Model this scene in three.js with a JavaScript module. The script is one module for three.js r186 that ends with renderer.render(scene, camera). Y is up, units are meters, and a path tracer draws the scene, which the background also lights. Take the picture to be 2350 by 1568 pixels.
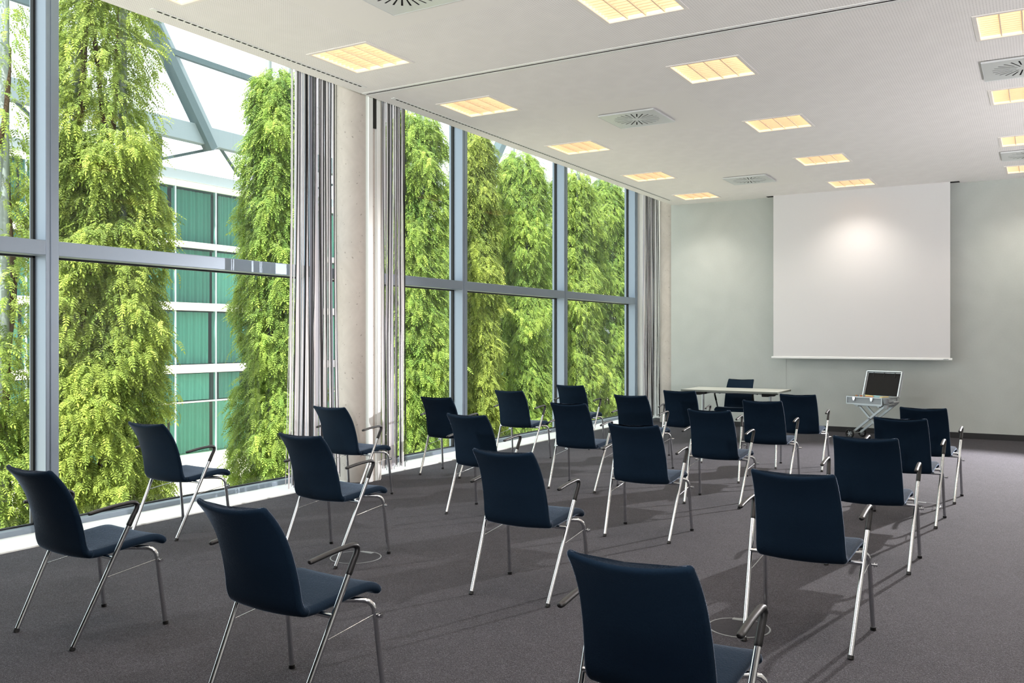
import * as THREE from 'three';
import { RoundedBoxGeometry } from 'three/addons/geometries/RoundedBoxGeometry.js';
import { mergeGeometries } from 'three/addons/utils/BufferGeometryUtils.js';
import { ImprovedNoise } from 'three/addons/math/ImprovedNoise.js';

// ---------------------------------------------------------------- camera, sky, sun, lamps, exposure
// Room frame: x to the right along the screen wall, y up, forward (towards the screen wall) = -z.
const scene = new THREE.Scene();
const camera = new THREE.PerspectiveCamera(2 * Math.atan(784 / 2050) * 180 / Math.PI, 2350 / 1568, 0.1, 400);
camera.position.set(0, 1.5, 0);
camera.rotation.set(0, 0.53502, 0);
camera.setViewOffset(2350, 1568, 0, 9, 2350, 1568);
scene.add(camera);

scene.background = new THREE.Color().setRGB(2.75, 2.9, 3.08);          // bright hazy white sky
const sun = new THREE.DirectionalLight(new THREE.Color().setRGB(1, 0.95, 0.87), 12.5);
sun.position.set(-14 + 8, 40, -14 + 34);
sun.target.position.set(-14, 0, -14);
sun.shadow.radius = 3;
sun.castShadow = true;
sun.shadow.mapSize.set(4096, 4096);
Object.assign(sun.shadow.camera, { left: -45, right: 45, top: 45, bottom: -45, near: 1, far: 140 });
scene.add(sun, sun.target);

const LAMP_POWER = 6.2;                     // each recessed louvre fitting, candela
const LAMP_COLOR = new THREE.Color().setRGB(1.0, 0.9, 0.81);
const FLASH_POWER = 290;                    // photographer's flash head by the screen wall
const BOUNCE_POWER = 38;                    // flash head turned up to the ceiling by the right wall
const REAR_BOUNCE_POWER = 150;              // flash head turned up to the ceiling behind the camera

const renderer = new THREE.WebGLRenderer({ antialias: true });
renderer.toneMapping = THREE.LinearToneMapping;
renderer.toneMappingExposure = 1.0;
renderer.shadowMap.enabled = true;
renderer.shadowMap.type = THREE.PCFSoftShadowMap;

// ---------------------------------------------------------------- helpers
let seed = 12345;
function rnd() { seed |= 0; seed = seed + 0x6D2B79F5 | 0; let t = Math.imul(seed ^ seed >>> 15, 1 | seed); t = t + Math.imul(t ^ t >>> 7, 61 | t) ^ t; return ((t ^ t >>> 14) >>> 0) / 4294967296; }
const rr = (a, b) => a + (b - a) * rnd();
const noise = new ImprovedNoise();
const V = (x, y, f) => new THREE.Vector3(x, y, -f);     // (x, height, forward)
const taken = {};
function numbered(n) { if (!(n in taken)) { taken[n] = 0; return n; } taken[n]++; return n + '_' + String(taken[n]).padStart(3, '0'); }
function tag(o, label, category, group, kind) {
  if (label) o.userData.label = label;
  if (category) o.userData.category = category;
  if (group) o.userData.group = group;
  if (kind) o.userData.kind = kind;
  return o;
}
function group(name, pos, turn = 0) {
  const g = new THREE.Group(); g.name = numbered(name);
  if (pos) g.position.copy(pos); g.rotation.y = turn; scene.add(g); return g;
}
function part(name, geo, mat, parent) {
  const m = new THREE.Mesh(Array.isArray(geo) ? mergeGeometries(geo.map(norm)) : geo, mat);
  m.name = parent === scene ? numbered(name) : name; m.castShadow = m.receiveShadow = true; parent.add(m); return m;
}
function structure(name, geo, mat, label) { const m = part(name, geo, mat, scene); m.userData.kind = 'structure'; if (label) m.userData.label = label; return m; }
function norm(g) {                          // same attributes everywhere so that pieces can be joined
  g = g.index ? g.toNonIndexed() : g;
  for (const k of Object.keys(g.attributes)) if (!['position', 'normal', 'uv'].includes(k)) g.deleteAttribute(k);
  if (!g.attributes.uv) g.setAttribute('uv', new THREE.BufferAttribute(new Float32Array(g.attributes.position.count * 2), 2));
  return g;
}
// box from x0..x1, y0..y1, forward f0..f1, with uv in metres
function box(x0, x1, y0, y1, f0, f1) {
  const w = x1 - x0, h = y1 - y0, d = f1 - f0, g = new THREE.BoxGeometry(w, h, d);
  g.translate((x0 + x1) / 2, (y0 + y1) / 2, -(f0 + f1) / 2);
  metreUV(g); return g;
}
function rbox(x0, x1, y0, y1, f0, f1, r = 0.005, seg = 2) {
  const g = new RoundedBoxGeometry(x1 - x0, y1 - y0, f1 - f0, seg, r);
  g.translate((x0 + x1) / 2, (y0 + y1) / 2, -(f0 + f1) / 2); metreUV(g); return g;
}
function metreUV(g) {
  const p = g.attributes.position, n = g.attributes.normal, uv = g.attributes.uv;
  for (let i = 0; i < p.count; i++) {
    const ax = Math.abs(n.getX(i)), ay = Math.abs(n.getY(i)), az = Math.abs(n.getZ(i));
    if (ay >= ax && ay >= az) uv.setXY(i, p.getX(i), p.getZ(i));
    else if (ax >= az) uv.setXY(i, p.getZ(i), p.getY(i));
    else uv.setXY(i, p.getX(i), p.getY(i));
  }
}
function tube(points, r, seg = 20, rad = 10, curved = true) {
  const pts = points.map(p => V(...p));
  const c = curved ? new THREE.CatmullRomCurve3(pts, false, 'centripetal') : polyline(pts);
  return capped(new THREE.TubeGeometry(c, seg, r, rad, false), c, r, rad);
}
function polyline(pts) { const c = new THREE.CurvePath(); for (let i = 1; i < pts.length; i++) c.add(new THREE.LineCurve3(pts[i - 1], pts[i])); return c; }
function capped(g, c, r, rad) {
  const list = [norm(g)];
  for (const e of [0, 1]) {
    const d = new THREE.CircleGeometry(r, rad), t = c.getTangent(e).multiplyScalar(e ? 1 : -1);
    d.applyQuaternion(new THREE.Quaternion().setFromUnitVectors(new THREE.Vector3(0, 0, 1), t)); const p = c.getPoint(e); d.translate(p.x, p.y, p.z); list.push(norm(d));
  }
  return mergeGeometries(list);
}
function rod(a, b, r, rad = 10) {           // straight cylinder between two (x, y, forward) points
  const A = V(...a), B = V(...b), L = A.distanceTo(B), g = new THREE.CylinderGeometry(r, r, L, rad);
  g.applyQuaternion(new THREE.Quaternion().setFromUnitVectors(new THREE.Vector3(0, 1, 0), B.clone().sub(A).normalize()));
  const m = A.add(B).multiplyScalar(0.5); g.translate(m.x, m.y, m.z); return g;
}
function beam(a, b, w, h) {                 // straight box beam between two (x, y, forward) points
  const A = V(...a), B = V(...b), L = A.distanceTo(B), g = new THREE.BoxGeometry(w, h, L);
  const m = new THREE.Matrix4().lookAt(A, B, new THREE.Vector3(0, 1, 0)); g.applyMatrix4(m);
  const c = A.add(B).multiplyScalar(0.5); g.translate(c.x, c.y, c.z); return g;
}
function dataTexture(n, fn, repeat, srgb = true) {
  const d = new Uint8Array(n * n * 4);
  for (let y = 0; y < n; y++) for (let x = 0; x < n; x++) { const c = fn(x / n, y / n, x, y), i = (y * n + x) * 4; d[i] = c[0]; d[i + 1] = c[1]; d[i + 2] = c[2]; d[i + 3] = 255; }
  const t = new THREE.DataTexture(d, n, n); t.wrapS = t.wrapT = THREE.RepeatWrapping; t.magFilter = THREE.LinearFilter; t.minFilter = THREE.LinearMipmapLinearFilter; t.generateMipmaps = true;
  if (srgb) t.colorSpace = THREE.SRGBColorSpace; t.repeat.set(repeat, repeat); t.needsUpdate = true; return t;
}
// noise that repeats over the unit square
function tnoise(u, v, k, s) { const a = u * Math.PI * 2, b = v * Math.PI * 2, q = k / 6.283; return noise.noise(Math.cos(a) * q + s, Math.sin(a) * q + Math.cos(b) * q * 0.7, Math.sin(b) * q + s * 1.7); }

// ---------------------------------------------------------------- materials
const std = (c, rough, o = {}) => new THREE.MeshStandardMaterial(Object.assign({ color: new THREE.Color(c), roughness: rough }, o));
const phys = (c, rough, o = {}) => new THREE.MeshPhysicalMaterial(Object.assign({ color: new THREE.Color(c), roughness: rough }, o));
const lin = (r, g, b) => new THREE.Color().setRGB(r, g, b);

const carpetMap = dataTexture(1024, (u, v) => { const g = 0.82 * rnd() + 0.18 * rnd(), s = 20 + 86 * g * g + 3 * tnoise(u, v, 14, 3) + 3 * tnoise(u, v, 40, 9); const k = rnd() * 6; return [s + k * 0.4, s, s + 3 + k]; }, 1 / 2.4);
const carpetBump = dataTexture(512, () => { const g = 255 * rnd(); return [g, g, g]; }, 1 / 1.2, false);
const M = {
  carpet: std('#ffffff', 0.95, { map: carpetMap, bumpMap: carpetBump, bumpScale: 0.004 }),
  wall: std('#ffffff', 0.75, { map: dataTexture(256, (u, v) => { const s = 4 * tnoise(u, v, 10, 2) + 3 * (rnd() - 0.5); return [182 + s, 188 + s, 184 + s]; }, 0.5) }),
  rearWall: std('#4d4a47', 0.8),
  sideWall: std('#e9e8e4', 0.8),
  ceiling: std('#ffffff', 0.85, { map: dataTexture(512, (u, v) => {
    const a = (u * 32) % 1 - 0.5, b = (v * 32) % 1 - 0.5, hole = Math.hypot(a, b) < 0.22 ? 1 : 0, s = 3 * tnoise(u, v, 6, 5); const w = hole ? 212 : 244; return [w + s, w - 2 + s, w - 3 + s]; }, 1 / 0.64) }),
  ceilingPlain: std('#f0eeec', 0.85),
  frame: std('#818d9a', 0.38, { metalness: 0.35 }),
  gasket: std('#14181a', 0.7),
  glass: phys('#ffffff', 0.0, { color: lin(0.90, 0.965, 0.93), transmission: 1, thickness: 0, ior: 1.5, specularIntensity: 0.4 }),
  sill: std('#e6ebe8', 0.4),
  concrete: std('#ffffff', 0.85, { map: dataTexture(512, (u, v) => { let s = 7 * tnoise(u, v, 8, 1) + 5 * tnoise(u, v, 30, 4) + 5 * (rnd() - 0.5); const pit = tnoise(u, v, 60, 7) > 0.6 ? -40 : 0; s += pit; return [190 + s, 183 + s, 176 + s]; }, 0.8) }),
  jamb: std('#d4d8d4', 0.5),
  whiteMetal: std('#eef0ef', 0.4, { metalness: 0.1 }),
  black: std('#0c0c0d', 0.6),
  baseboard: std('#242527', 0.6),
  chrome: std('#d6d8da', 0.13, { metalness: 1 }),
  fabric: phys('#ffffff', 0.9, { color: lin(0.0022, 0.0115, 0.026), specularIntensity: 0.35, sheen: 1.0, sheenRoughness: 0.4, sheenColor: lin(0.58, 0.72, 0.95), bumpMap: carpetBump, bumpScale: 0.0008 }),
  armPad: std('#131315', 0.42),
  socketRing: std('#7e8384', 0.45, { metalness: 0.3 }),
  glide: std('#0b0b0c', 0.5),
  screen: std('#d8d8d9', 0.8),
  aluminium: std('#c7ccce', 0.3, { metalness: 0.7 }),
  casePanel: std('#9aa1a5', 0.5, { metalness: 0.2 }),
  caseLining: std('#161616', 0.95),
  tableTop: std('#b9bdb6', 0.45),
  tableEdge: std('#6d736c', 0.5),
  louvre: std('#f6e6cf', 0.35, { metalness: 0.15 }),
  lampFrame: std('#f0ece8', 0.4),
  lampGlow: std('#ffe2bf', 0.5, { emissive: lin(1.0, 0.72, 0.43), emissiveIntensity: 1.0 }),
  lampTube: std('#fff3df', 0.5, { emissive: lin(1.0, 0.82, 0.56), emissiveIntensity: 2.0 }),
  vent: std('#dfe3e4', 0.3, { metalness: 0.35 }),
  dark: std('#08090a', 0.9),
  steel: std('#46565a', 0.5, { metalness: 0.2 }),
  paleSteel: std('#727f84', 0.5, { metalness: 0.1 }),
  paving: std('#ffffff', 0.9, { map: dataTexture(512, (u, v) => { const s = 10 * tnoise(u, v, 10, 2) + 8 * tnoise(u, v, 50, 6) + 6 * (rnd() - 0.5); return [205 + s, 196 + s, 178 + s]; }, 0.12) }),
  facadeBand: std('#e9e4dc', 0.6),
  facadeMetal: std('#aeb9bf', 0.45, { metalness: 0.2 }),
  facadeGlass: phys('#ffffff', 0.02, { color: lin(0.45, 0.74, 0.66), transmission: 1, thickness: 0, specularIntensity: 0.6 }),
  facadeCurtain: std('#8fa8a2', 0.9),
  facadeInside: std('#5c6b66', 0.9),
  bark: std('#4a3b2c', 0.95),
  pole: std('#8b9496', 0.5, { metalness: 0.4 }),
};

// ---------------------------------------------------------------- the room shell
const CEIL = 3.814, GLASS = -6.71, BACK = 14.88, RIGHT = 3.1, NEAR = -7.0, EDGE = -5.53;
structure('floor', box(-6.2, RIGHT, -0.25, 0, NEAR, 15.9), M.carpet, 'dark grey speckled carpet floor');
structure('trim_1', rbox(-6.64, -6.19, -0.25, 0.012, NEAR, 15.9, 0.004), M.sill, 'white sill strip along the foot of the glazing');
structure('wall_back', box(-5.58, RIGHT + 0.2, 0, 4.6, BACK, BACK + 0.2), M.wall, 'pale grey-green wall behind the projection screen');
structure('wall_end', box(-6.8, -5.56, -0.25, 4.6, 15.72, 15.9), M.sideWall, 'white end wall of the window bay');
structure('wall_right', box(RIGHT, RIGHT + 0.2, -0.25, 4.6, NEAR, 15.9), M.sideWall);
structure('wall_near', box(-6.8, RIGHT + 0.2, -0.25, 4.6, NEAR - 0.2, NEAR), M.rearWall);
structure('wall_left', box(-6.8, -6.5, -0.25, 4.6, NEAR, 1.29), M.rearWall);
structure('baseboard_back', rbox(-5.58, RIGHT, 0, 0.085, BACK - 0.015, BACK, 0.003), M.baseboard, 'black baseboard along the screen wall');
structure('trim_2', rbox(-3.605, -3.597, 0.086, 1.18, BACK - 0.004, BACK, 0.001), M.wall, 'thin cable cover on the wall under the screen');

// lamps of the ceiling: rows across, places along
const LX = [-4.85, -2.445, -0.12, 2.28], LZ = [1.95, 3.88, 5.73, 7.54, 9.78, 12.05, 14.1], LS = 0.295;
const VENTS = [[-3.66, 4.74], [-3.66, 8.75], [-3.66, 12.97], [-0.13, 8.75], [-0.13, 12.97]];
{ // suspended ceiling with openings for the lamps and the partition track
  const holes = [];
  for (const x of LX) for (const z of LZ) holes.push([x - LS, x + LS, z - LS, z + LS]);
  holes.push([EDGE, RIGHT, 6.585, 6.612]);
  const plain = [[-4.44, -2.88, 3.9, 5.31], [-4.44, -2.88, 8.0, 9.5], [-4.44, -2.88, 12.2, 13.7]];
  const cuts = (i, lo, hi) => [...new Set([lo, hi, ...[...holes, ...plain].flatMap(h => [h[i], h[i + 1]])])].filter(v => v >= lo && v <= hi).sort((a, b) => a - b);
  const xs = cuts(0, EDGE, RIGHT), zs = cuts(2, NEAR, BACK), a = [], b = [];
  const within = (r, x, z) => x > r[0] && x < r[1] && z > r[2] && z < r[3];
  for (let i = 1; i < xs.length; i++) for (let j = 1; j < zs.length; j++) {
    const cx = (xs[i] + xs[i - 1]) / 2, cz = (zs[j] + zs[j - 1]) / 2;
    if (holes.some(h => within(h, cx, cz))) continue;
    const s = plain.some(h => within(h, cx, cz));
    (s ? b : a).push(box(xs[i - 1], xs[i], CEIL, CEIL + 0.025, zs[j - 1], zs[j]));
  }
  const c = new THREE.Group(); c.name = 'ceiling'; c.userData.kind = 'structure'; c.userData.label = 'white suspended ceiling with finely perforated panels'; scene.add(c);
  part('perforated_panel', a, M.ceiling, c); part('plain_panel', b, M.ceilingPlain, c);
  part('ceiling_edge', [box(EDGE - 0.02, EDGE, CEIL, 4.6, NEAR, 15.72)], M.ceilingPlain, c);
  part('partition_track', [box(EDGE, RIGHT, CEIL + 0.03, CEIL + 0.06, 6.56, 6.64), box(EDGE, RIGHT, CEIL, CEIL + 0.04, 6.575, 6.585), box(EDGE, RIGHT, CEIL, CEIL + 0.04, 6.612, 6.622)], M.dark, c);
  part('track_rim', [box(EDGE, RIGHT, CEIL - 0.004, CEIL, 6.545, 6.583), box(EDGE, RIGHT, CEIL - 0.004, CEIL, 6.614, 6.652)], M.whiteMetal, c);
  part('slab', box(-6.9, RIGHT + 0.2, 4.6, 4.8, NEAR - 0.2, 15.9), M.ceilingPlain, c);
}
// upper storeys of this building, seen only mirrored in the windows opposite
structure('wall_upper', box(-6.85, 4, 4.8, 11, -16, 40), M.facadeBand, 'outer wall of the storeys above the room');
structure('wall_lower', box(-6.85, 4, -5.2, -0.25, -16, 40), M.facadeBand, 'outer wall of the storey below the room');

// glazing, bay by bay
const mull = [1.24, 4.11, 6.98, 9.83, 12.74, 15.63];
for (let i = 1; i < mull.length; i++) {
  const a = mull[i - 1], b = mull[i], w = new THREE.Group(); w.name = 'window_' + i; w.userData.kind = 'structure'; w.userData.label = 'tall green-tinted window bay with grey metal frame'; scene.add(w);
  part('mullion', rbox(GLASS - 0.06, -6.55, -0.02, 4.6, b - 0.05, b + 0.05, 0.008), M.frame, w);
  part('mullion_cap', rbox(-6.552, -6.542, 0.0, 4.6, b - 0.014, b + 0.05, 0.003), M.frame, w);
  part('transom', rbox(GLASS - 0.03, -6.55, 2.13, 2.245, a + 0.05, b - 0.05, 0.006), M.frame, w);
  part('bottom_rail', rbox(GLASS - 0.04, -6.61, 0.0, 0.055, a + 0.05, b - 0.05, 0.005), M.frame, w);
  part('top_rail', rbox(GLASS - 0.04, -6.6, 4.5, 4.6, a + 0.05, b - 0.05, 0.005), M.frame, w);
  const g = [];
  for (const [y0, y1] of [[0.055, 2.13], [2.245, 4.5]]) g.push(box(GLASS - 0.015, GLASS + 0.02, y0, y1, a + 0.05, a + 0.068), box(GLASS - 0.015, GLASS + 0.02, y0, y1, b - 0.068, b - 0.05), box(GLASS - 0.015, GLASS + 0.02, y1 - 0.014, y1, a + 0.05, b - 0.05), box(GLASS - 0.015, GLASS + 0.02, y0, y0 + 0.01, a + 0.05, b - 0.05));
  part('gasket', g, M.gasket, w);
  for (const [y0, y1] of [[0.055, 2.13], [2.245, 4.5]]) {
    const p = new THREE.PlaneGeometry(b - a - 0.1, y1 - y0); p.rotateY(Math.PI / 2); p.translate(GLASS, (y0 + y1) / 2, -(a + b) / 2); part('pane', p, M.glass, w);
  }
}

// columns and the jamb of the folding partition
function column(x, f, r, label) { const g = new THREE.CylinderGeometry(r, r, 4.6, 40); g.translate(x, 2.3, -f); const m = part('concrete_column', g, M.concrete, scene); tag(m, label, 'column', 'round concrete columns'); const uv = g.attributes.uv; for (let i = 0; i < uv.count; i++) uv.setXY(i, uv.getX(i) * 2 * Math.PI * r, uv.getY(i) * 4.6); }
column(-6.245, 7.33, 0.245, 'round bare concrete column between the two striped curtains');
column(-5.67, 15.13, 0.2, 'round bare concrete column in the far corner beside the screen wall');
{
  const g = group('partition_jamb', V(-5.99, 0, 7.29));
  tag(g, 'white partition jamb with black slot standing in front of concrete column', 'jamb');
  part('post', rbox(-0.22, -0.002, 0, 4.6, -0.085, -0.02, 0.004), M.jamb, g);
  part('post', rbox(-0.22, -0.002, 0, 4.6, 0.02, 0.085, 0.004), M.jamb, g);
  part('edge_profile', rbox(-0.012, 0.006, 0, 4.6, -0.095, -0.03, 0.003), M.whiteMetal, g);
  part('edge_profile', rbox(-0.012, 0.006, 0, 4.6, 0.045, 0.095, 0.003), M.whiteMetal, g);
  part('slot', box(-0.2, -0.02, 0, 4.6, -0.02, 0.02), M.black, g);
  part('lock', rbox(-0.02, 0.004, CEIL - 0.13, CEIL + 0.2, -0.026, 0.03, 0.004), M.black, g);
}

// ---------------------------------------------------------------- projection screen
{
  const g = group('projection_screen', V(-2.465, 1.16, 14.72));
  tag(g, 'large white roll-down projection screen hanging in front of the back wall', 'screen');
  part('fabric', rbox(-1.3, 1.3, 0.02, CEIL - 1.16 + 0.02, -0.002, 0.002, 0.0015, 1), M.screen, g);
  part('bottom_bar', rbox(-1.33, 1.33, 0, 0.035, -0.014, 0.014, 0.008), M.whiteMetal, g);
  part('ceiling_slot', box(-1.42, 1.42, CEIL - 1.16 - 0.002, CEIL - 1.16 + 0.02, 0.004, 0.13), M.dark, g);
  part('brand_plate', rbox(1.21, 1.28, 0.012, 0.022, -0.016, -0.013, 0.001, 1), M.casePanel, g);
}

// ---------------------------------------------------------------- ceiling lamps
function lampFitting(x, z, label) {
  const g = group('ceiling_light', V(x, CEIL, z)); tag(g, label, 'ceiling light', 'recessed louvre lights');
  const S = 0.285, H = 0.085;
  part('frame', [rbox(-0.315, 0.315, -0.006, 0.004, -0.315, -S, 0.002, 1), rbox(-0.315, 0.315, -0.006, 0.004, S, 0.315, 0.002, 1), rbox(-0.315, -S, -0.006, 0.004, -S, S, 0.002, 1), rbox(S, 0.315, -0.006, 0.004, -S, S, 0.002, 1)], M.lampFrame, g);
  part('housing', [box(-S, S, H, H + 0.01, -S, S), box(-S - 0.008, -S, 0, H, -S, S), box(S, S + 0.008, 0, H, -S, S), box(-S, S, 0, H, -S - 0.008, -S), box(-S, S, 0, H, S, S + 0.008)], M.lampGlow, g);
  for (const k of [-1, 0, 1]) part('divider', box(k * S / 2 - 0.004, k * S / 2 + 0.004, 0.002, 0.05, -S, S), M.louvre, g);
  const l = [];
  for (let c = 0; c < 4; c++) for (let i = 1; i < 11; i++) { const xa = -S + c * S / 2 + 0.004, f = -S + i * 2 * S / 11; l.push(box(xa, xa + S / 2 - 0.008, 0.008, 0.045, f - 0.0015, f + 0.0015)); }
  part('louvre', l, M.louvre, g);
  for (let c = 0; c < 4; c++) part('tube', rod([-S + (c + 0.5) * S / 2, 0.066, -S + 0.01], [-S + (c + 0.5) * S / 2, 0.066, S - 0.01], 0.009, 8), M.lampTube, g);
  // the louvre cuts the light off sideways
  const L = new THREE.SpotLight(LAMP_COLOR, LAMP_POWER, 0, 1.1, 1, 2); L.name = 'lamp_light'; L.castShadow = true; L.shadow.radius = 6;
  L.position.set(0, -0.05, 0); L.target.position.set(0, -2, 0); g.add(L, L.target);
}
const rowName = ['window row', 'second row from windows', 'row at right picture edge', 'row by right wall'];
const ord = ['nearest', 'second', 'third', 'fourth', 'fifth', 'sixth', 'seventh', 'eighth', 'ninth'];
LX.forEach((x, i) => LZ.forEach((z, j) => {
  const n = LZ.length - 1 - j;
  lampFitting(x, z, `recessed louvre ceiling light, ${n ? ord[n] + ' from' : 'nearest'} the screen wall, ${rowName[i]}`);
}));

// ---------------------------------------------------------------- swirl air vents
{
  const sh = new THREE.Shape(); const S = 0.305; sh.moveTo(-S, -S); sh.lineTo(S, -S); sh.lineTo(S, S); sh.lineTo(-S, S); sh.closePath();
  const N = 24;
  for (let i = 0; i < N; i++) {
    const a = (i + 0.5) / N * Math.PI * 2, lo = i % 2 ? 0.055 : 0.105, hi = 0.235, w = 0.0078, c = Math.cos(a), s = Math.sin(a), h = new THREE.Path();
    const q = (r, t) => [c * r - s * t, s * r + c * t];
    h.moveTo(...q(lo, -w * 0.7)); h.lineTo(...q(hi, -w)); h.lineTo(...q(hi, w)); h.lineTo(...q(lo, w * 0.7)); h.closePath(); sh.holes.push(h);
  }
  const plate = new THREE.ExtrudeGeometry(sh, { depth: 0.002, bevelEnabled: false }); plate.rotateX(Math.PI / 2);
  const where = ['nearest the camera, cut by the top picture edge', 'between the window rows, in mid ceiling', 'farthest, above the presenter table', 'large, at the right picture edge', 'small, at right picture edge near screen wall'];
  VENTS.forEach(([x, z], i) => {
    const g = group('air_vent', V(x, CEIL, z)); tag(g, 'square swirl air vent with radial slots, ' + where[i], 'air vent', 'swirl air vents');
    const p = part('face_plate', plate, M.vent, g); p.position.y = -0.018;
    part('rim', [box(-S, S, -0.022, -0.006, -S - 0.003, -S), box(-S, S, -0.022, -0.006, S, S + 0.003), box(-S - 0.003, -S, -0.022, -0.006, -S, S), box(S, S + 0.003, -0.022, -0.006, -S, S)], M.vent, g);
    part('duct', box(-0.27, 0.27, -0.014, -0.001, -0.27, 0.27), M.dark, g);
  });
}
// slot diffusers along the window edge of the ceiling
for (const [a, b, lab] of [[-3.6, 3.6, 'slot air diffuser over the nearest windows'], [4.16, 6.37, 'slot air diffuser over the first striped curtain'], [6.88, 14.3, 'long slot air diffuser over the far windows']]) {
  const g = group('slot_diffuser', V(-5.385, CEIL, (a + b) / 2)); tag(g, lab, 'air diffuser'); const L = (b - a) / 2, d = [];
  part('rail', [rbox(-0.022, 0.022, -0.004, 0.002, -L - 0.05, L + 0.05, 0.0015, 1)], M.whiteMetal, g);
  for (let f = -L; f < L; f += 0.06) d.push(box(-0.008, 0.008, -0.0055, -0.003, f, f + 0.042));
  part('slots', d, M.dark, g);
}

// ---------------------------------------------------------------- chairs
// a padded shell: spine of (forward, height) points, half width, thickness and wrap along it, round edges
function shell(spine, halfW, thick, wrap, s0, s1, round0, round1, n = 34) {
  const curve = new THREE.CatmullRomCurve3(spine.map(p => new THREE.Vector3(0, p[1], -p[0])), false, 'centripetal'); curve.arcLengthDivisions = 400;
  const L = curve.getLength(), st = [], m = 8, e = 5;
  for (let i = 0; i <= n; i++) { // finer towards rounded ends
    let t = i / n; t = 0.5 - 0.5 * Math.cos(Math.PI * t); st.push(s0 + (s1 - s0) * t);
  }
  const pos = [], idx = [], uv = []; let ring = 0;
  st.forEach((u) => {
    const p = curve.getPointAt(u), t = curve.getTangentAt(u), nn = new THREE.Vector3(0, t.z, -t.y); // normal towards the sitter
    let w = halfW(u), th = thick(u);
    const trim = (d, r) => { if (!r) return; const rc = 0.018; if (d < rc) w -= rc - Math.sqrt(Math.max(0, rc * rc - (rc - d) ** 2)); const rt = th / 2; if (d < rt) th *= Math.sqrt(Math.max(0.0004, 1 - ((rt - d) / rt) ** 2)); };
    trim((u - s0) * L, round0); trim((s1 - u) * L, round1);
    const r = th / 2, loop = [];
    for (let k = 0; k <= m; k++) loop.push([-(w - r) + 2 * (w - r) * k / m, r]);
    for (let k = 1; k < e; k++) loop.push([w - r + r * Math.sin(Math.PI * k / e), r * Math.cos(Math.PI * k / e)]);
    for (let k = 0; k <= m; k++) loop.push([w - r - 2 * (w - r) * k / m, -r]);
    for (let k = 1; k < e; k++) loop.push([-(w - r) - r * Math.sin(Math.PI * k / e), -r * Math.cos(Math.PI * k / e)]);
    ring = loop.length;
    for (const [x, q] of loop) { const d = wrap(u) * ((x / 0.2) ** 2 - 1); pos.push(x, p.y + nn.y * (q + d), p.z + nn.z * (q + d)); uv.push(x, u * L); }
  });
  for (let i = 0; i < st.length - 1; i++) for (let k = 0; k < ring; k++) { const a = i * ring + k, b = i * ring + (k + 1) % ring, c = a + ring, d = b + ring; idx.push(a, b, d, a, d, c); }
  for (const i of [0, st.length - 1]) { const b = pos.length / 3; let x = 0, y = 0, z = 0; for (let k = 0; k < ring; k++) { x += pos[(i * ring + k) * 3]; y += pos[(i * ring + k) * 3 + 1]; z += pos[(i * ring + k) * 3 + 2]; } pos.push(x / ring, y / ring, z / ring); uv.push(0, 0); for (let k = 0; k < ring; k++) { const q = i * ring + k, w = i * ring + (k + 1) % ring; i ? idx.push(q, w, b) : idx.push(w, q, b); } }
  const g = new THREE.BufferGeometry(); g.setAttribute('position', new THREE.Float32BufferAttribute(pos, 3)); g.setAttribute('uv', new THREE.Float32BufferAttribute(uv, 2)); g.setIndex(outward(pos, idx)); g.computeVertexNormals(); return g;
}
function outward(pos, idx) {                // turn a closed mesh so that its faces look outwards
  let v = 0; for (let i = 0; i < idx.length; i += 3) { const [a, b, c] = [idx[i] * 3, idx[i + 1] * 3, idx[i + 2] * 3]; v += pos[a] * (pos[b + 1] * pos[c + 2] - pos[b + 2] * pos[c + 1]) - pos[a + 1] * (pos[b] * pos[c + 2] - pos[b + 2] * pos[c]) + pos[a + 2] * (pos[b] * pos[c + 1] - pos[b + 1] * pos[c]); }
  if (v < 0) for (let i = 0; i < idx.length; i += 3) { const t = idx[i]; idx[i] = idx[i + 1]; idx[i + 1] = t; }
  return idx;
}
function sweep(points, rx, ry, seg = 24, rad = 12) {   // elliptic bar along a path whose sideways axis stays level
  const c = new THREE.CatmullRomCurve3(points.map(p => V(...p)), false, 'centripetal'), pos = [], idx = [], side = new THREE.Vector3(1, 0, 0);
  for (let i = 0; i <= seg; i++) {
    const u = i / seg, p = c.getPointAt(u), t = c.getTangentAt(u), up = new THREE.Vector3().crossVectors(t, side).normalize(), k = i === 0 || i === seg ? 0.8 : 1;
    for (let j = 0; j < rad; j++) { const a = j / rad * Math.PI * 2, X = Math.cos(a) * rx(u) * k, Y = Math.sin(a) * ry(u) * k; pos.push(p.x + side.x * X + up.x * Y, p.y + up.y * Y, p.z + up.z * Y); }
  }
  for (let i = 0; i < seg; i++) for (let j = 0; j < rad; j++) { const a = i * rad + j, b = i * rad + (j + 1) % rad; idx.push(a, a + rad, b, b, a + rad, b + rad); }
  for (const i of [0, seg]) { const b = pos.length / 3, p = c.getPointAt(i / seg); pos.push(p.x, p.y, p.z); for (let j = 0; j < rad; j++) { const q = i * rad + j, w = i * rad + (j + 1) % rad; i ? idx.push(q, b, w) : idx.push(q, w, b); } }
  const g = new THREE.BufferGeometry(); g.setAttribute('position', new THREE.Float32BufferAttribute(pos, 3)); g.setIndex(outward(pos, idx)); g.computeVertexNormals(); return g;
}
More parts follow.
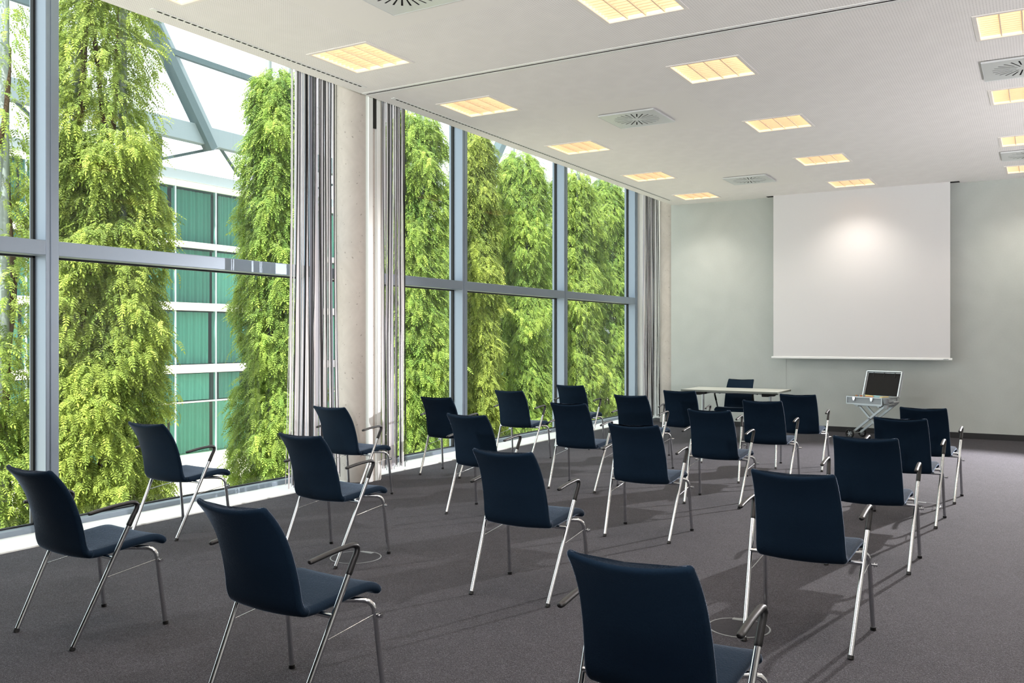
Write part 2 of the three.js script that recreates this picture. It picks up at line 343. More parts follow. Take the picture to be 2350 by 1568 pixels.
function makeChair() {
  const g = new THREE.Group();
  const spine = [[0.283, 0.412], [0.268, 0.432], [0.225, 0.448], [0.13, 0.446], [0.0, 0.434], [-0.1, 0.427], [-0.142, 0.436], [-0.16, 0.47], [-0.17, 0.53], [-0.19, 0.62], [-0.224, 0.72], [-0.27, 0.80], [-0.326, 0.868]];
  const hw = u => u < 0.45 ? 0.233 - 0.018 * u / 0.45 : 0.217 - 0.02 * (u - 0.45) / 0.55;
  const th = u => u < 0.44 ? 0.042 : u < 0.55 ? 0.042 - 0.012 * (u - 0.44) / 0.11 : 0.03 - 0.006 * (u - 0.55) / 0.45;
  const wr = u => u < 0.4 ? 0.004 : 0.004 + 0.03 * Math.min(1, (u - 0.4) / 0.3);
  const bend = 0.455;
  part('seat', shell(spine, hw, th, wr, 0, bend, true, false), M.fabric, g);
  part('backrest', shell(spine, hw, th, wr, bend, 1, false, true), M.fabric, g);
  for (const s of [-1, 1]) {
    const foot = [s * 0.25, 0.006, -0.249], top = [s * 0.2845, 0.6, 0.052];
    const rear = part('leg', rod(foot, top, 0.0115, 14), M.chrome, g);
    part('glide', rod([s * 0.25, 0, -0.252], [s * 0.251, 0.016, -0.244], 0.0145, 12), M.glide, rear);
    part('armrest', sweep([[s * 0.2815, 0.55, 0.027], [s * 0.2845, 0.6, 0.052], [s * 0.287, 0.638, 0.071], [s * 0.288, 0.659, 0.071], [s * 0.288, 0.668, 0.05], [s * 0.288, 0.668, 0.0], [s * 0.288, 0.662, -0.08], [s * 0.288, 0.648, -0.188]], u => 0.0138 - 0.001 * Math.min(1, u * 2), u => 0.0138 - 0.004 * Math.min(1, u * 2), 36, 12), M.armPad, g);
    const fr = part('leg', tube([[s * 0.274, 0.008, 0.247], [s * 0.2685, 0.18, 0.226], [s * 0.263, 0.345, 0.206], [s * 0.258, 0.383, 0.2], [s * 0.243, 0.403, 0.186], [s * 0.215, 0.409, 0.165], [s * 0.13, 0.411, 0.09], [s * 0.11, 0.411, 0.04], [s * 0.11, 0.408, -0.05]], 0.0115, 40, 12), M.chrome, g);
    part('glide', rod([s * 0.2745, 0, 0.248], [s * 0.274, 0.018, 0.246], 0.0145, 12), M.glide, fr);
    part('connector_knob', [rod([s * 0.27, 0.345, 0.206], [s * 0.3, 0.345, 0.206], 0.006, 10), rod([s * 0.285, 0.345, 0.206], [s * 0.29, 0.345, 0.206], 0.0125, 12), rod([s * 0.297, 0.345, 0.206], [s * 0.302, 0.345, 0.206], 0.009, 12)], M.chrome, fr);
    part('link_wire', tube([[s * 0.263, 0.347, 0.206], [s * 0.26, 0.344, 0.18], [s * 0.262, 0.316, -0.07], [s * 0.266, 0.309, -0.094]], 0.0026, 24, 6, false), M.chrome, g);
  }
  part('crossbar', rod([-0.272, 0.406, -0.05], [0.272, 0.406, -0.05], 0.0105, 12), M.chrome, g);
  return g;
}
const chair0 = makeChair();
const cols = ['column along the windows', 'second column from the windows', 'third column from the windows', 'right-hand column'];
const CH = [
  [[-5.746, 4.656, -0.4], [-5.632, 6.535, 1.5], [-5.595, 8.135, -2.4], [-5.516, 9.543, -0.3], [-5.456, 11.01, -3.5]],
  [[-4.232, 2.865, 2.5], [-4.179, 4.659, 2.6], [-4.097, 6.494, 0.7], [-3.958, 8.067, 0.3], [-3.909, 9.494, 1.7], [-3.771, 10.56, -5.8]],
  [[-2.662, 2.718, 2.5], [-2.619, 4.621, -1.1], [-2.595, 6.414, -2.7], [-2.523, 7.979, 0.1], [-2.447, 9.362, -3.6], [-2.38, 10.574, -4.8]],
  [[-1.029, 2.708, -0.4], [-1.016, 4.634, -0.1], [-0.979, 6.382, -1.5], [-0.965, 7.974, -0.2], [-0.923, 9.196, 0.3]],
];
function placeChair(x, f, deg, label, grp) {
  const c = chair0.clone(); c.name = numbered('armchair'); c.position.set(x, 0, -f); c.rotation.y = -deg * Math.PI / 180; scene.add(c);
  tag(c, label, 'chair', grp); return c;
}
CH.forEach((col, i) => col.forEach(([x, f, d], j) => placeChair(x, f, d, `navy upholstered armchair, ${j ? ord[j] + ' from' : 'nearest'} the camera in the ${cols[i]}`, 'navy audience chairs in spaced rows')));
placeChair(-3.95, 13.22, 180, 'navy armchair facing the room behind the presenter table', 'presenter chair');

// ---------------------------------------------------------------- presenter table
{
  const g = group('presenter_table', V(-3.86, 0, 12.96), 0);
  tag(g, 'narrow folding table with pale grey top in front of the presenter chair', 'table');
  part('table_top', rbox(-0.7, 0.7, 0.712, 0.74, -0.39, 0.39, 0.003, 2), M.tableTop, g);
  part('edge_band', [box(-0.702, 0.702, 0.713, 0.739, -0.393, -0.39), box(-0.702, 0.702, 0.713, 0.739, 0.39, 0.393), box(-0.703, -0.7, 0.713, 0.739, -0.39, 0.39), box(0.7, 0.703, 0.713, 0.739, -0.39, 0.39)], M.tableEdge, g);
  for (const s of [-1, 1]) {
    const leg = part('leg', rod([s * 0.5, 0.06, 0], [s * 0.5, 0.69, 0], 0.021, 16), M.aluminium, g);
    part('foot', sweep([[s * 0.5, 0.035, -0.33], [s * 0.5, 0.06, -0.15], [s * 0.5, 0.07, 0], [s * 0.5, 0.06, 0.15], [s * 0.5, 0.035, 0.33]], () => 0.03, () => 0.014), M.aluminium, leg);
    for (const q of [-0.3, 0.3]) part('castor', rod([s * 0.5 - 0.012, 0.025, q], [s * 0.5 + 0.012, 0.025, q], 0.025, 16), M.black, leg);
    part('folding_bracket', [rbox(s * 0.5 - 0.05, s * 0.5 + 0.05, 0.66, 0.712, -0.28, 0.28, 0.01), rbox(s * 0.5 - 0.02, s * 0.5 + 0.13, 0.672, 0.712, -0.3, -0.2, 0.008)], M.black, g);
  }
  part('stretcher', rod([-0.5, 0.685, 0.03], [0.5, 0.685, 0.03], 0.012, 10), M.aluminium, g);
}

// ---------------------------------------------------------------- open equipment case on a folding trolley
{
  const turn = -0.387, at = V(-2.154, 0, 14.07);
  const t = group('folding_trolley', at, turn); tag(t, 'grey folding trolley with crossed legs and black wheels under an open case', 'trolley');
  part('platform', [rbox(-0.2, 0.24, 0.495, 0.515, -0.16, -0.12, 0.004), rbox(-0.2, 0.24, 0.495, 0.515, 0.12, 0.16, 0.004), rbox(-0.17, -0.13, 0.48, 0.5, -0.16, 0.16, 0.004), rbox(0.17, 0.21, 0.48, 0.5, -0.16, 0.16, 0.004)], M.aluminium, t);
  for (const s of [-1, 1]) {
    part('long_leg', beam([-0.26, 0.07, s * 0.12], [0.34, 0.56, s * 0.12], 0.022, 0.03), M.aluminium, t);
    part('cross_leg', beam([-0.15, 0.49, s * 0.09], [0.3, 0.03, s * 0.09], 0.02, 0.026), M.aluminium, t);
    const w = part('wheel', [new THREE.TorusGeometry(0.057, 0.014, 10, 28).translate(-0.26, 0.071, -s * 0.165)], M.black, t);
    part('hub', [rod([-0.26, 0.071, s * 0.155], [-0.26, 0.071, s * 0.178], 0.018, 12), ...[0, 1, 2].map(k => { const a = k * Math.PI / 3; return beam([-0.26 - 0.05 * Math.cos(a), 0.071 - 0.05 * Math.sin(a), s * 0.165], [-0.26 + 0.05 * Math.cos(a), 0.071 + 0.05 * Math.sin(a), s * 0.165], 0.012, 0.008); })], M.casePanel, w);
    part('foot', rbox(0.285, 0.325, 0, 0.03, s * 0.09 - 0.02, s * 0.09 + 0.02, 0.006), M.black, t);
  }
  part('axle', rod([-0.26, 0.071, -0.16], [-0.26, 0.071, 0.16], 0.008, 10), M.aluminium, t);
  part('handle', [rod([0.34, 0.56, -0.13], [0.34, 0.56, 0.13], 0.013, 10), rod([0.33, 0.555, -0.12], [0.41, 0.585, -0.12], 0.012, 10)], M.casePanel, t);
  part('joint', [rod([0.03, 0.31, -0.15], [0.03, 0.31, 0.15], 0.012, 10)], M.casePanel, t);
  part('cup_bracket', [new THREE.CylinderGeometry(0.045, 0.028, 0.075, 18).translate(0.33, 0.585, 0.19), rbox(0.28, 0.38, 0.61, 0.622, -0.21, -0.17, 0.003), rbox(0.3, 0.35, 0.47, 0.53, -0.2, -0.15, 0.008)], M.casePanel, t);

  const c = group('equipment_case', V(-2.154, 0.516, 14.07), turn); tag(c, 'open aluminium workshop case with black lid lining on a trolley', 'case');
  const W = 0.278, D = 0.21, H = 0.115;
  part('body', [box(-W + 0.004, W - 0.004, 0.002, 0.008, -D + 0.004, D - 0.004), box(-W + 0.003, W - 0.003, 0.004, H - 0.004, -D + 0.003, -D + 0.011), box(-W + 0.003, W - 0.003, 0.004, H - 0.004, D - 0.011, D - 0.003), box(-W + 0.003, -W + 0.011, 0.004, H - 0.004, -D, D), box(W - 0.011, W - 0.003, 0.004, H - 0.004, -D, D)], M.casePanel, c);
  const edges = (y0, y1, k) => [[-1, -1], [1, -1], [1, 1], [-1, 1]].flatMap(([a, b], i, l) => { const n = l[(i + 1) % 4]; return [beam([a * W, y0, b * D], [n[0] * W, y0, n[1] * D], k, k), beam([a * W, y1, b * D], [n[0] * W, y1, n[1] * D], k, k), beam([a * W, y0, b * D], [a * W, y1, b * D + 1e-4], k, k)]; });
  part('edge_profile', edges(0.008, H - 0.006, 0.016), M.aluminium, c);
  for (const x of [-0.16, 0.12]) part('latch', [rbox(x - 0.022, x + 0.022, H - 0.045, H - 0.004, -D - 0.016, -D - 0.006, 0.003), rbox(x - 0.014, x + 0.014, H - 0.062, H - 0.04, -D - 0.02, -D - 0.007, 0.003)], M.chrome, c);
  const lid = new THREE.Group(); lid.name = 'lid'; lid.position.set(0, H, -D); lid.rotation.x = -0.33; c.add(lid);
  const lh = 0.385;
  part('shell', [box(-W, W, 0, lh, 0.045, 0.053), box(-W, -W + 0.008, 0, lh, 0, 0.05), box(W - 0.008, W, 0, lh, 0, 0.05), box(-W, W, lh - 0.008, lh, 0, 0.05)], M.casePanel, lid);
  part('edge_profile', [[-W, 0, -W, lh], [W, 0, W, lh]].map(q => rbox(q[0] - 0.009, q[0] + 0.009, 0, lh, -0.006, 0.012, 0.003)).concat([rbox(-W, W, lh - 0.012, lh + 0.006, -0.006, 0.012, 0.003), rbox(-W, W, lh - 0.012, lh + 0.006, 0.044, 0.058, 0.003), rbox(W - 0.006, W + 0.008, 0, lh, 0.044, 0.058, 0.003)]), M.aluminium, lid);
  part('lining', rbox(-W + 0.02, W - 0.02, 0.0, lh - 0.025, 0.02, 0.044, 0.008), M.caseLining, lid);
  part('pocket_rim', [rbox(-W + 0.012, -W + 0.02, 0, lh - 0.018, 0.014, 0.02, 0.002), rbox(W - 0.02, W - 0.012, 0, lh - 0.018, 0.014, 0.02, 0.002), rbox(-W + 0.012, W - 0.012, lh - 0.026, lh - 0.018, 0.014, 0.02, 0.002)], M.aluminium, lid);
  for (const x of [-0.17, 0, 0.17]) part('strap', rbox(x - 0.006, x + 0.006, lh - 0.09, lh - 0.02, 0.012, 0.02, 0.002), M.black, lid);
  // cards and pens lying in the case
  const local = (x, y, f) => { const p = new THREE.Vector3(x, y, -f).applyAxisAngle(new THREE.Vector3(0, 1, 0), turn); return p.add(V(-2.154, 0.516, 14.07)); };
  const cards = [[-0.09, 0.09, 0.062, '#e2e38f', 'pale yellow oval card stack in the open case'], [0.06, 0.06, 0.06, '#9fc8cf', 'light blue round card stack in the open case'], [0.195, -0.0, 0.052, '#ead28e', 'straw-coloured card stack at the right of the open case'], [0.0, -0.08, 0.05, '#dba17c', 'orange card stack at the front of the open case']];
  for (const [x, f, r, col, lab] of cards) {
    const m = std(col, 0.8), k = group('card_stack', local(x, 0.009, f), turn + rr(-0.4, 0.4)); tag(k, lab, 'cards');
    for (let i = 0; i < 7; i++) { const d = part('card', new THREE.CylinderGeometry(r, r, 0.014, 28).scale(1.15, 1, 0.8), m, k); d.position.set(rr(-0.006, 0.006), 0.007 + i * 0.0165, rr(-0.006, 0.006)); d.rotation.set(rr(-0.06, 0.06), 0, rr(-0.1, 0.1)); }
  }
  const penCol = ['#c9a06a', '#b57f6a', '#8fa7b8', '#cbb99b', '#b5563e', '#d7c39c'];
  penCol.forEach((col, i) => { const k = group('marker_pen', local(-0.235 + i * 0.021, 0.009, -0.04), turn); tag(k, `marker pen standing in the case, ${ord[i] === 'nearest' ? 'first' : ord[i]} from the left`, 'pen', 'marker pens in the case'); part('barrel', rod([0, 0, 0], [0, 0.085, 0], 0.0085, 10), std(col, 0.5), k); part('cap', rod([0, 0.085, 0], [0, 0.118, 0], 0.009, 10), std(col, 0.35), k); });
}

// ---------------------------------------------------------------- floor sockets
for (const [x, f, r, lab] of [[-4.025, 4.7, 0.17, 'ring of a round floor socket between the left chairs'], [-1.345, 4.57, 0.155, 'ring of a round floor socket behind the nearest right chair'], [-0.93, 8.75, 0.16, 'ring of a round floor socket in the right-hand column of chairs']]) {
  const g = group('floor_socket', V(x, 0, f)); tag(g, lab, 'floor socket', 'round floor sockets');
  const ring = new THREE.TorusGeometry(r, 0.005, 8, 64); ring.rotateX(Math.PI / 2); ring.scale(1, 0.35, 1); ring.translate(0, 0.001, 0); part('ring', ring, M.socketRing, g);
  const lid = new THREE.CylinderGeometry(r - 0.004, r - 0.004, 0.003, 48); part('lid', lid, M.carpet, g).position.y = 0.0005;
  part('pull_flap', rbox(-0.07, 0.03, 0, 0.004, r - 0.045, r - 0.012, 0.001, 1), M.socketRing, g);
}

// ---------------------------------------------------------------- striped strip curtains
const stripMats = ['#f4f3f4', '#f1eff2', '#d9d8e0', '#c3c4cf', '#101114', '#17181b', '#8b8d97', '#55575f', '#ebeaee'].map(c => phys(c, 0.75, { side: THREE.DoubleSide }));
function stripCurtain(f0, f1, x, n, label, drift) {
  const g = group('strip_curtain', V(x, 0, (f0 + f1) / 2)); tag(g, label, 'curtain', 'striped strip curtains');
  part('rail', rbox(-0.04, 0.04, 4.36, 4.6, -(f1 - f0) / 2 - 0.1, (f1 - f0) / 2 + 0.1, 0.004), M.whiteMetal, g);
  for (let i = 0; i < n; i++) {
    const t = (i + 0.5) / n, f = -(f1 - f0) / 2 + (f1 - f0) * t + rr(-0.006, 0.006), roll = rnd(), mi = i % 4 === 3 || roll < 0.06 ? (roll < 0.5 ? 4 : 5) : roll < 0.4 ? 0 : roll < 0.62 ? 1 : roll < 0.74 ? 8 : roll < 0.85 ? 2 : roll < 0.93 ? 3 : 6, blackish = mi === 4 || mi === 5, ox = blackish ? rr(0.02, 0.045) : rr(-0.04, 0.015), yaw = rr(-0.45, 0.45);
    const y0 = rr(0.05, 0.12), seg = 14, pos = [], idx = [], w0 = blackish ? rr(0.004, 0.0085) : rr(0.008, 0.015), lean = drift * (0.5 - t) + rr(-0.015, 0.015), ph = rr(0, 6);
    for (let k = 0; k <= seg; k++) {
      const y = y0 + (4.37 - y0) * k / seg, q = 1 - k / seg, a = yaw + 0.2 * Math.sin(ph + q * 2.2), sx = ox + 0.02 * Math.sin(ph + q * 3) * q, sf = f - lean * q * q * 2 + 0.006 * Math.sin(ph * 2 + q * 4);
      for (const [e, d] of [[-1, -0.0008], [1, -0.0008], [1, 0.0008], [-1, 0.0008]]) { const c = Math.cos(a), s = Math.sin(a); pos.push(sx + s * w0 * e + c * d, y, -(sf + c * w0 * e - s * d)); }
    }
    for (let k = 0; k < seg; k++) for (let e = 0; e < 4; e++) { const a = k * 4 + e, b = k * 4 + (e + 1) % 4; idx.push(a, b, b + 4, a, b + 4, a + 4); }
    idx.push(0, 2, 1, 0, 3, 2); const l = seg * 4; idx.push(l, l + 1, l + 2, l, l + 2, l + 3);
    let q = new THREE.BufferGeometry(); q.setAttribute('position', new THREE.Float32BufferAttribute(pos, 3)); q.setIndex(idx); q = q.toNonIndexed(); q.computeVertexNormals();
    part('strip', q, stripMats[mi], g);
  }
}
stripCurtain(6.28, 6.86, -6.15, 60, 'black and white striped strip curtain gathered left of the concrete column', 0.05);
stripCurtain(7.5, 8.0, -6.15, 54, 'black and white striped strip curtain gathered right of the partition jamb', 0.02);
stripCurtain(14.75, 15.42, -6.05, 60, 'black and white striped strip curtain gathered at the far end of the windows', 0.02);

// ---------------------------------------------------------------- outside: ground, opposite building, canopy steel
const GROUND = -5.2;
const yard = structure('ground', box(-60, -6.85, GROUND - 0.3, GROUND, -30, 100), M.paving, 'pale paved courtyard below the windows');
{
  const bx = -42, g = group('office_building', V(bx, GROUND, 46)); tag(g, 'glazed office building with teal windows and white floor bands across the courtyard', 'building');
  const Y = y => y - GROUND, f0 = -29.6, bays = 21, bw = 2.87;
  const levels = [[-5.2, -2.24, 0], [-2.16, -0.53, 0], [-0.05, 3.05, 1], [3.5, 6.65, 1], [7.0, 10.07, 1]];
  const bandsY = [[-2.24, -2.16], [-0.53, -0.05], [3.05, 3.5], [6.65, 7.0], [10.07, 10.42]];
  // pleated curtain for one bay
  const pleat = (h) => { const n = 46, pos = [], idx = []; for (let i = 0; i <= n; i++) { const z = -bw / 2 + 0.06 + (bw - 0.12) * i / n, x = -0.45 + 0.07 * Math.sin(i * 1.35) + 0.03 * Math.sin(i * 0.6); pos.push(x, 0, z, x, h, z); } for (let i = 0; i < n; i++) { const a = i * 2; idx.push(a, a + 1, a + 2, a + 2, a + 1, a + 3); } const q = new THREE.BufferGeometry(); q.setAttribute('position', new THREE.Float32BufferAttribute(pos, 3)); q.setIndex(idx); q.computeVertexNormals(); return q; };
  const cm = [M.facadeCurtain, std('#7a948e', 0.9), std('#a3b8b2', 0.9)]; cm.forEach(m => m.side = THREE.DoubleSide);
  for (const [a, b] of levels) {
    const pg = new THREE.PlaneGeometry(bw - 0.1, b - a - 0.06); pg.rotateY(Math.PI / 2); const cg = pleat(b - a - 0.1), half = pleat(b - a - 0.1); half.scale(1, 1, 0.55);
    for (let j = 0; j < bays; j++) {
      const f = f0 + (j + 0.5) * bw; const p = part('window_pane', pg, M.facadeGlass, g); p.position.set(0, Y((a + b) / 2), -f);
      const c = part('curtain', rnd() < 0.95 ? cg : half, cm[Math.floor(rnd() * 3)], g); c.position.set(0, Y(a) + 0.03, -f + (rnd() - 0.5) * 0.3);
    }
  }
  const mg = rbox(-0.12, 0.06, 0, Y(10.1), -0.05, 0.05, 0.01, 1), thin = rbox(-0.06, 0.02, 0, Y(10.1), -0.025, 0.025, 0.01, 1);
  for (let j = 0; j <= bays; j++) part('mullion', mg, M.facadeMetal, g).position.z = -(f0 + j * bw);
  for (const [a, b] of bandsY) { const bg = rbox(-0.1, 0.1, 0, b - a, -bw / 2 + 0.008, bw / 2 - 0.008, 0.01, 1); for (let j = 0; j < bays; j++) { const p = part('floor_band', bg, M.facadeBand, g); p.position.set(0.02, Y(a), -(f0 + (j + 0.5) * bw)); } }
  const fe = f0 + bays * bw;
  part('floor_slab', [-0.5, 3.08, 6.68, 10.1].map(y => box(-9, -0.1, Y(y), Y(y) + 0.35, f0, fe)), M.facadeInside, g);
  part('core_wall', [box(-1.6, -1.4, 0, Y(10), f0, fe), box(-9, -8.8, 0, Y(10.4), f0, fe), box(-9, 0, 0, Y(10.4), f0 - 0.2, f0), box(-9, 0, 0, Y(10.4), fe, fe + 0.2)], M.facadeInside, g);
  part('gutter', rbox(-0.6, 0.25, Y(10.42), Y(10.98), f0, fe, 0.03), M.facadeMetal, g);
  part('roof', box(-9, -0.3, Y(10.4), Y(10.9), f0, fe), M.facadeMetal, g);
}
{ // louvred canopy over the roof edge with its posts, and raking struts
  const g = group('roof_canopy', V(-39.2, 11.9, 46)); tag(g, 'galvanised steel louvre canopy above the roof of the office building', 'canopy');
  const f0 = -29.6, fe = 30.6;
  part('edge_beam', rbox(0, 0.5, 0, 1.0, f0, fe, 0.03), M.paleSteel, g);
  part('edge_beam', rbox(-6.3, -5.9, 1.7, 2.3, f0, fe, 0.03), M.paleSteel, g);
  const sl = rbox(-6, 0.1, 0, 0.25, -0.05, 0.05, 0.01, 1);
  for (let f = f0; f < fe; f += 1.435) { const s = part('rib', sl, M.paleSteel, g); s.position.set(0, 0.8, -f); s.rotation.z = -0.19; }
  for (let k = 0; k < 11; k++) { const x = -0.4 - k * 0.52; part('slat', rbox(x - 0.17, x + 0.17, 0.95 - x * 0.19, 0.99 - x * 0.19, f0, fe, 0.01, 1), M.steel, g); }
  for (let f = f0 + 3.5; f < fe; f += 11.48) part('post', rod([-1.5, -1.4, f], [-1.5, 1.0, f], 0.3, 16), M.paleSteel, g);
  for (let f = f0 + 3.5; f < fe - 5; f += 5.74) part('brace', [beam([-1.4, -0.9, f], [0.2, 0.1, f + 2.8], 0.12, 0.14), beam([-1.4, -0.9, f + 5.6], [0.2, 0.1, f + 2.8], 0.12, 0.14)], M.steel, g);
}
function strut(a, b, label, w = 0.7) {
  const g = group('steel_strut', V(...a)); tag(g, label, 'strut', 'raking steel struts'); const r = [b[0] - a[0], b[1] - a[1], b[2] - a[2]];
  part('flange', beam([0, 0, 0], r, w * 0.9, w * 0.65), M.steel, g);
  part('web', beam([0, 0.1, 0.32], [r[0], r[1] + 0.1, r[2] + 0.32], w * 0.4, w * 0.8), M.paleSteel, g);
}
strut([-38.7, 11.7, 33.3], [-38.7, 23.5, 25.6], 'raking grey steel strut rising from the canopy behind the left vine column');
strut([-38.7, 11.7, 59], [-38.7, 21, 66], 'raking steel strut seen between the vine columns in the middle window', 0.9);
strut([-38.7, 11.7, 75], [-38.7, 20, 87], 'raking steel strut seen at the top of the far window', 1.1);
{ const g = group('tie_beam', V(-38.6, 16.3, 27)); tag(g, 'slim horizontal steel tie beam against the white sky', 'beam'); part('bar', beam([0, 0.1, -8], [0, -0.15, 12], 0.25, 0.3), M.steel, g); }
{ const g = group('light_mast', V(-29, GROUND, 16.6)); tag(g, 'slim white light mast in the courtyard at the left picture edge', 'mast'); part('shaft', new THREE.CylinderGeometry(0.03, 0.08, 5.5, 12).translate(0, 2.75, 0), M.paleSteel, g); part('head', new THREE.CylinderGeometry(0.06, 0.04, 0.25, 12).translate(0, 5.6, 0), M.whiteMetal, g); }

// ---------------------------------------------------------------- vine-clad poles
const frond = (() => { // one pinnate leaf, 0.3 m long, hanging over its stalk
  const pos = [], idx = [], L = 0.3;
  const at = s => new THREE.Vector3(0, 0.04 * Math.sin(s * 2.4) - 0.10 * s * s, L * s);
  const leaf = (p, dir, len, wd, droop) => { const b = pos.length / 3, side = new THREE.Vector3(-dir.z, 0, dir.x), m = p.clone().addScaledVector(dir, len * 0.45), e = p.clone().addScaledVector(dir, len); m.y -= droop * 0.2; e.y -= droop; const l = m.clone().addScaledVector(side, wd), r = m.clone().addScaledVector(side, -wd); l.y -= 0.006; r.y -= 0.006; for (const q of [p, l, e, r]) pos.push(q.x, q.y, q.z); idx.push(b, b + 1, b + 2, b, b + 2, b + 3); };
  for (let i = 0; i < 5; i++) { const s = 0.2 + i * 0.17; for (const k of [-1, 1]) leaf(at(s), new THREE.Vector3(k * 0.86, 0, 0.5).normalize(), 0.095 - 0.006 * i, 0.019, 0.03); }
  leaf(at(1), new THREE.Vector3(0, 0, 1), 0.1, 0.02, 0.05);
  const b = pos.length / 3; for (let i = 0; i <= 3; i++) { const p = at(i / 3); pos.push(p.x - 0.003, p.y, p.z, p.x + 0.003, p.y, p.z); } for (let i = 0; i < 3; i++) { const q = b + i * 2; idx.push(q, q + 1, q + 2, q + 1, q + 3, q + 2); }
  const g = new THREE.BufferGeometry(); g.setAttribute('position', new THREE.Float32BufferAttribute(pos, 3)); g.setIndex(idx); g.computeVertexNormals(); return g;
})();
const leafMat = phys('#ffffff', 1, { transmission: 0.42, thickness: 0, side: THREE.DoubleSide, specularIntensity: 0.3 });
function vinePole(x, f, top, R, count, label, o = {}) {
  const g = group('vine_column', V(x, GROUND, f)); tag(g, label, 'climbing vine', 'vine-clad steel columns');
  const h = top - GROUND, off = rr(0, 90), low = (o.low ?? -3.3) - GROUND;
  for (const [px, pf] of o.poles ?? [[-0.25, 0], [0.25, 0.1]]) part('pole', rod([px, 0, pf], [px, h + (o.over ?? 0.3), pf], 0.07, 12), M.pole, g);
  for (let k = 0; k < 3; k++) { const pts = [], ph = k * 2.1 + off; for (let y = 0; y <= h * 0.93; y += 0.6) pts.push([0.32 * Math.cos(ph + y * 0.45) + 0.05 * Math.sin(y * 3 + ph), y, 0.32 * Math.sin(ph + y * 0.45)]); part('stem', tube(pts, 0.055 - 0.008 * k, 60, 7), M.bark, g); }
  const n = Math.round(count * 2.3), im = new THREE.InstancedMesh(frond, leafMat, n); im.name = 'foliage'; im.userData.kind = 'stuff'; im.castShadow = im.receiveShadow = true;
  const m = new THREE.Matrix4(), q = new THREE.Quaternion(), e = new THREE.Euler(), c = new THREE.Color(), p = new THREE.Vector3(), sc = new THREE.Vector3();
  const hue = o.hue ?? 0; let i = 0, guard = 0;
  while (i < n && guard++ < n * 30) {
    const t = rnd(), y = low + (h - low) * t, a = rnd() * Math.PI * 2;
    const dens = (o.dens ? o.dens(y + GROUND) : 1) * (t > 0.94 ? (1 - t) / 0.06 : 1); if (rnd() > dens) continue;
    if (noise.noise(Math.cos(a) * 2.6 + off * 2, y * 2.2, Math.sin(a) * 2.6 - off) < -0.28 && rnd() < 0.8) continue;
    const nz = noise.noise(Math.cos(a) * 1.3 + off, y * 0.75, Math.sin(a) * 1.3 + off) + 0.5 * noise.noise(Math.cos(a) * 3 + off, y * 1.9, Math.sin(a) * 3);
    const prof = (o.prof ? o.prof(y + GROUND) : 1) * (t > 0.88 ? Math.sqrt(Math.max(0.02, 1 - ((t - 0.88) / 0.12) ** 2)) : 1);
    let r = R * prof * (0.76 + 0.55 * nz); const u = rnd(); r *= 1 - 0.55 * u * u; if (rnd() < 0.05) r *= rr(1.0, 1.3); if (r < 0.05) continue;
    p.set(r * Math.cos(a), y - (r > R ? 0.1 : 0), r * Math.sin(a));
    e.set(rr(0.1, 1.15), Math.PI / 2 - a + rr(-0.95, 0.95), rr(-0.45, 0.45), 'YXZ'); q.setFromEuler(e); const s = rr(0.42, 0.9) * (o.leaf ?? 1); sc.set(s, s, s);
    im.setMatrixAt(i, m.compose(p, q, sc));
    const k = rnd() * 0.65 + 0.35 * (nz + 0.5), v = rr(0.65, 1.25); // young yellow-green to mature green
    c.setRGB((0.11 + 0.27 * k + hue) * v, (0.225 + 0.26 * k) * v, (0.05 + 0.045 * k) * v); im.setColorAt(i, c); i++;
  }
  im.count = i; g.add(im); return g;
}
vinePole(-14.6, 8.1, 7.6, 0.95, 3200, 'sparse vine column with bare twigs at the left picture edge', { dens: y => y > 2.2 ? 0.16 : y > 0.5 ? 0.4 : 0.8, hue: 0.02 });
vinePole(-14.3, 9.85, 8.8, 1.15, 15500, 'broad yellow-green vine column in the big left window', { dens: y => y > 5 ? 0.3 : 1, prof: y => y > 4.4 ? 1 - 0.09 * (y - 4.4) : y > 2.5 ? 1.0 : 1.08, hue: 0.03, poles: [[-0.45, -0.1], [0.3, 0.25]], over: 0 });
vinePole(-14.3, 14.1, 7.4, 0.82, 12000, 'green vine column just left of the first striped curtain', { prof: y => y < 0.5 ? 1.3 : 1 });
vinePole(-14.3, 19.0, 7.6, 0.95, 13000, 'olive-green vine column right of the second striped curtain');
vinePole(-14.3, 22.0, 7.8, 0.8, 12000, 'sunlit yellow-green vine column beside the second mullion', { hue: 0.04 });
vinePole(-14.3, 24.6, 7.5, 1.1, 14000, 'broad green vine column in the middle of the far windows');
vinePole(-14.3, 28.2, 7.5, 1.05, 13000, 'bright green vine column just right of the third mullion', { hue: 0.01 });
vinePole(-14.3, 31.0, 7.6, 1.1, 12000, 'green vine column filling the last window');
vinePole(-14.3, 34.2, 7.6, 1.1, 9000, 'farthest green vine column at the edge of the last window');
vinePole(-18.5, 33.5, 7.0, 1.5, 9000, 'dark green vine column behind the last window row');
vinePole(-18.5, 27.0, 5.6, 1.3, 8000, 'green vine column in the second rank behind the far windows');

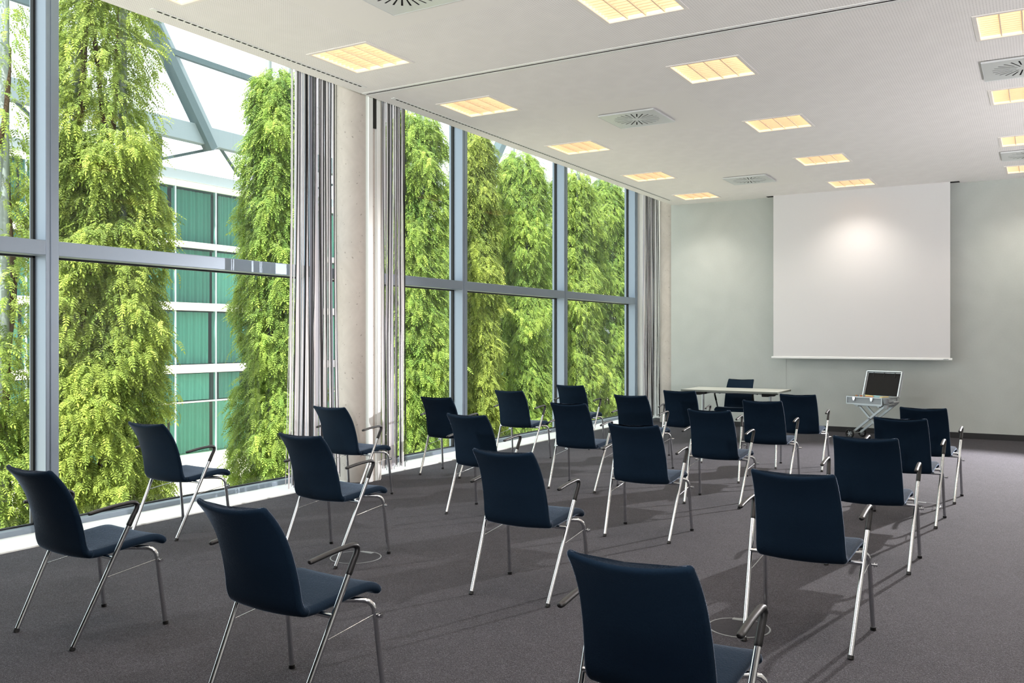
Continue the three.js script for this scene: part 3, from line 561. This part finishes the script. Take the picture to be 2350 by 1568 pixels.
// ---------------------------------------------------------------- photographer's flash heads out of frame
function flashStand(x, f, y, aim, power, cone, label) {
  const g = group('flash_stand', V(x, 0, f)); tag(g, label, 'flash', 'photo flash stands');
  part('mast', rod([0, 0.25, 0], [0, y - 0.1, 0], 0.014, 10), M.black, g);
  for (let k = 0; k < 3; k++) { const a = k * 2.094 + 0.4; part('leg', rod([0, 0.35, 0], [0.4 * Math.cos(a), 0.012, 0.4 * Math.sin(a)], 0.01, 8), M.black, g); }
  const dir = V(...aim).sub(V(x, y, f)).normalize(), qt = new THREE.Quaternion().setFromUnitVectors(new THREE.Vector3(0, 1, 0), dir);
  const head = part('head', new THREE.CylinderGeometry(0.065, 0.065, 0.26, 20).translate(0, -0.19, 0), M.black, g); head.position.set(0, y, 0); head.quaternion.copy(qt);
  const refl = part('reflector', new THREE.CylinderGeometry(0.1, 0.065, 0.07, 24, 1, true).translate(0, -0.03, 0), std('#c9cccf', 0.3, { metalness: 0.9, side: THREE.DoubleSide }), g); refl.position.set(0, y, 0); refl.quaternion.copy(qt);
  const tubeMesh = part('flash_tube', new THREE.CylinderGeometry(0.06, 0.06, 0.01, 24).translate(0, -0.045, 0), std('#ffffff', 0.4, { emissive: lin(1, 0.98, 0.96), emissiveIntensity: 2 }), g); tubeMesh.position.set(0, y, 0); tubeMesh.quaternion.copy(qt);
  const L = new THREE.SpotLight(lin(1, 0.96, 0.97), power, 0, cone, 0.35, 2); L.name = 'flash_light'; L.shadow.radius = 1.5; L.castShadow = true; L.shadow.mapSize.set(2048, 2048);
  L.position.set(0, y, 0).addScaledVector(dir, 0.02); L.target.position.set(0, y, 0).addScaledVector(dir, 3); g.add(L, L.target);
}
flashStand(0.65, 14.3, 3.0, [-1.6, 0.0, 10.2], FLASH_POWER, 0.64, 'flash head on a tall stand beside the screen wall');
flashStand(2.7, 10.5, 0.7, [2.3, CEIL, 10.6], BOUNCE_POWER, 1.3, 'flash head turned up to the ceiling near the right wall');
flashStand(0.7, -1.2, 1.3, [-0.6, CEIL, 1.0], REAR_BOUNCE_POWER, 1.0, 'flash head turned up to the ceiling behind the camera');

scene.traverse(o => { if (o.isMesh) { o.castShadow = true; o.receiveShadow = true; } });
renderer.render(scene, camera);
